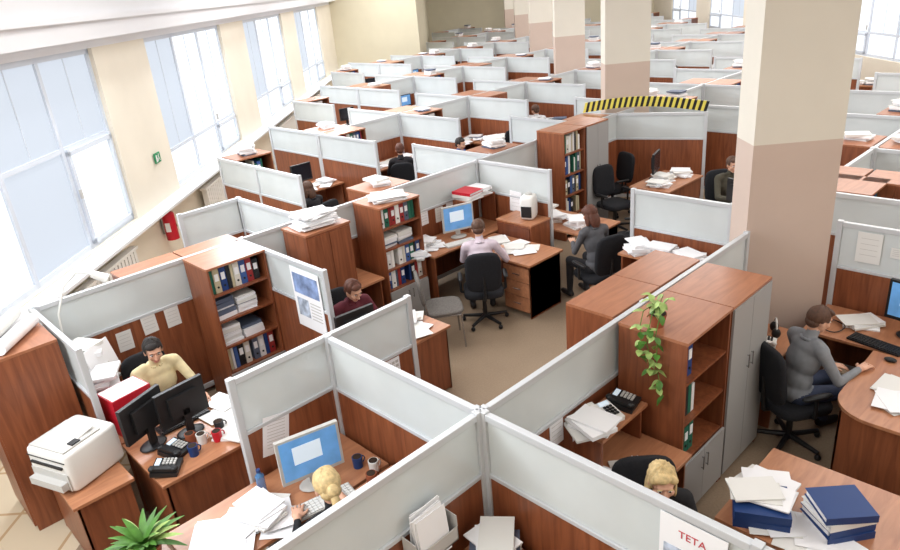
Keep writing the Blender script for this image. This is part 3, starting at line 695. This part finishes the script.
def cell(x,y,sg,w=2.05):
    cx,cy=x+w/2,y+sg*1.0;key=(y,round(x,2),sg)
    if key in NOCELL or not ok(cx,cy): return False
    if key not in NODIV and ok(x,y+sg*.9) and ok(x,y+sg*1.7,-.2): place(part_mesh(1.7),'cubicle_partition',(x,y+sg*.03,0),sg*math.pi/2)
    def put(me,name,u,v,z,w_,r=0):
        if sg<0: return place(me,name,(x+u,y-v,z),r)
        return place(me,name,(x+u+w_,y+v,z),math.pi+r)
    if ok(x+.4,y+sg*.3):
        me=rg.choice(BCM+BCM+BCD)
        put(me,'bookcase' if me in BCM else 'filing_cupboard',.05,.56,0,.66)
        if rg.random()<.5: place(rg.choice(PP),'paper_stack',(x+.4,y+sg*.3,1.604),rg.uniform(-.4,.4))
    if ok(x+1.4,y+sg*.4):
        put(DM,'office_desk',.72,.68,0,1.3)
        if rg.random()<.7: place(rg.choice([MON,MOND,MOND]),'monitor',(x+1.38,y+sg*.3,.75),(0 if sg<0 else math.pi)+rg.uniform(-.3,.3))
        place(rg.choice(PP),'paper_stack',(x+.93,y+sg*.4,.75),rg.uniform(-.3,.3));place(rg.choice(PP),'paper_stack',(x+1.83,y+sg*.4,.75),rg.uniform(-.3,.3))
        place(rg.choice(LOOSE),'loose_papers',(x+1.37,y+sg*.45,.752),0)
    if ok(x+w-.4,y+sg*1.3) and rg.random()<.8:
        place(DM2,'office_desk',(x+w-.06,y+sg*1.2-.47,0),math.pi/2)
        for v in(1.3,.95,1.58): place(rg.choice(PP),'paper_stack',(x+w-.38,y+sg*v,.75),rg.uniform(-.4,.4))
    px,py=x+.85,y+sg*1.35
    if ok(px,py,.35) and min(math.hypot(px-a,py-b) for a,b in PEOPLE_XY)>1.0:
        r0_=rg.random();rz=(0 if sg<0 else math.pi)+rg.uniform(-.7,.7)
        if r0_<.4 and 12<(px+py)/RT2<27 and len(FARP)<13:
            FARP.append((px,py,rz))
        elif r0_<.85: place(OCH,'office_chair',(px,py,0),rz)
    return True
def row(y,x0,n,sides=(-1,1),w=2.05,spine=True):
    for i in range(n):
        x=x0+i*w
        for sg in sides: cell(x,y,sg,w)
        if spine and ok(x+.2,y,-.3) and ok(x+w-.1,y,-.3): place(part_mesh(w-.06),'cubicle_partition',(x+.03,y,0),0)
row(6.9,5.1,2,(1,),2.3,False);row(6.9,9.85,12)
row(11.2,5.2,14);row(15.55,9.5,14);row(19.9,13.8,12);row(24.25,18.1,9);row(28.6,24.6,5)
row(2.53,7.75,8)
FC=[sh('white_shirt',(214,214,216)),sh('blue_shirt',(70,90,150)),sh('dark_jacket',(40,38,42)),sh('beige_knit',(176,156,128)),sh('grey_marl',(128,131,136))]
for i,(x,y,rz) in enumerate(FARP):
    f=i%3==1;person('seated_woman' if f else 'seated_man',x,y,rz,FC[i%5],BP,[DK,BR,RB,DK][i%4],.15,.25,0,long=f,fem=f)
for x,y,r in[(10.0,6.5,1.2),(9.3,6.0,2.9),(8.1,4.9,.6)]: place(OCH,'office_chair',(x,y,0),r)
# ---------------------------------------------------------------- lights / world
w=bpy.data.worlds.new('w');bpy.context.scene.world=w;w.use_nodes=True;w.node_tree.nodes['Background'].inputs[0].default_value=(.9,.95,1,1);w.node_tree.nodes['Background'].inputs[1].default_value=1
def area(name,loc,sx,sy,e,col,rot):
    l=bpy.data.lights.new(name,'AREA');l.shape='RECTANGLE';l.size=sx;l.size_y=sy;l.energy=e;l.color=col
    o=bpy.data.objects.new(name,l);bpy.context.collection.objects.link(o);o.location=loc;o.rotation_euler=rot;return o
for s_ in [1,8,15,22,29,36]:  # added overhead area lamps, main fill for the room, out of view
    for L in [-2,5.2,9] if s_<30 else [2.5,8]:
        area('ceiling_light',H2W(s_,L,CH-.05),3.2,4.5,145 if s_<10 else 190,(1,.98,.955),(0,0,HR))
for st in starts:  # added lamps inside, above the windows, standing in for extra daylight
    c=Vector(H2W(st+WW/2,LW+.45,3.9));o=area('window_daylight',c,WW,.7,190,(.9,.95,1),(0,0,0))
    d=Vector((1,-1,-.9)).normalized();o.rotation_euler=(-d).to_track_quat('Z','Y').to_euler()
# ---------------------------------------------------------------- camera
H=4.0;p=math.radians(22.9);a=math.radians(47.4)
head=Vector((math.cos(a),math.sin(a),0));r0=Vector((math.sin(a),-math.cos(a),0));zz=Vector((0,0,1))
F=head*math.cos(p)-zz*math.sin(p);U0=head*math.sin(p)+zz*math.cos(p)
R=.9955*r0-.0949*U0;U=.9955*U0+.0949*r0
c=bpy.data.cameras.new('camera');o=bpy.data.objects.new('camera',c);bpy.context.collection.objects.link(o)
c.sensor_width=36;c.lens=690/900*36;c.clip_end=200
o.matrix_world=Matrix.Translation((0,0,H))@Matrix((R,U,-F)).transposed().to_4x4()
bpy.context.scene.camera=o
bpy.context.scene.view_settings.view_transform='Standard'
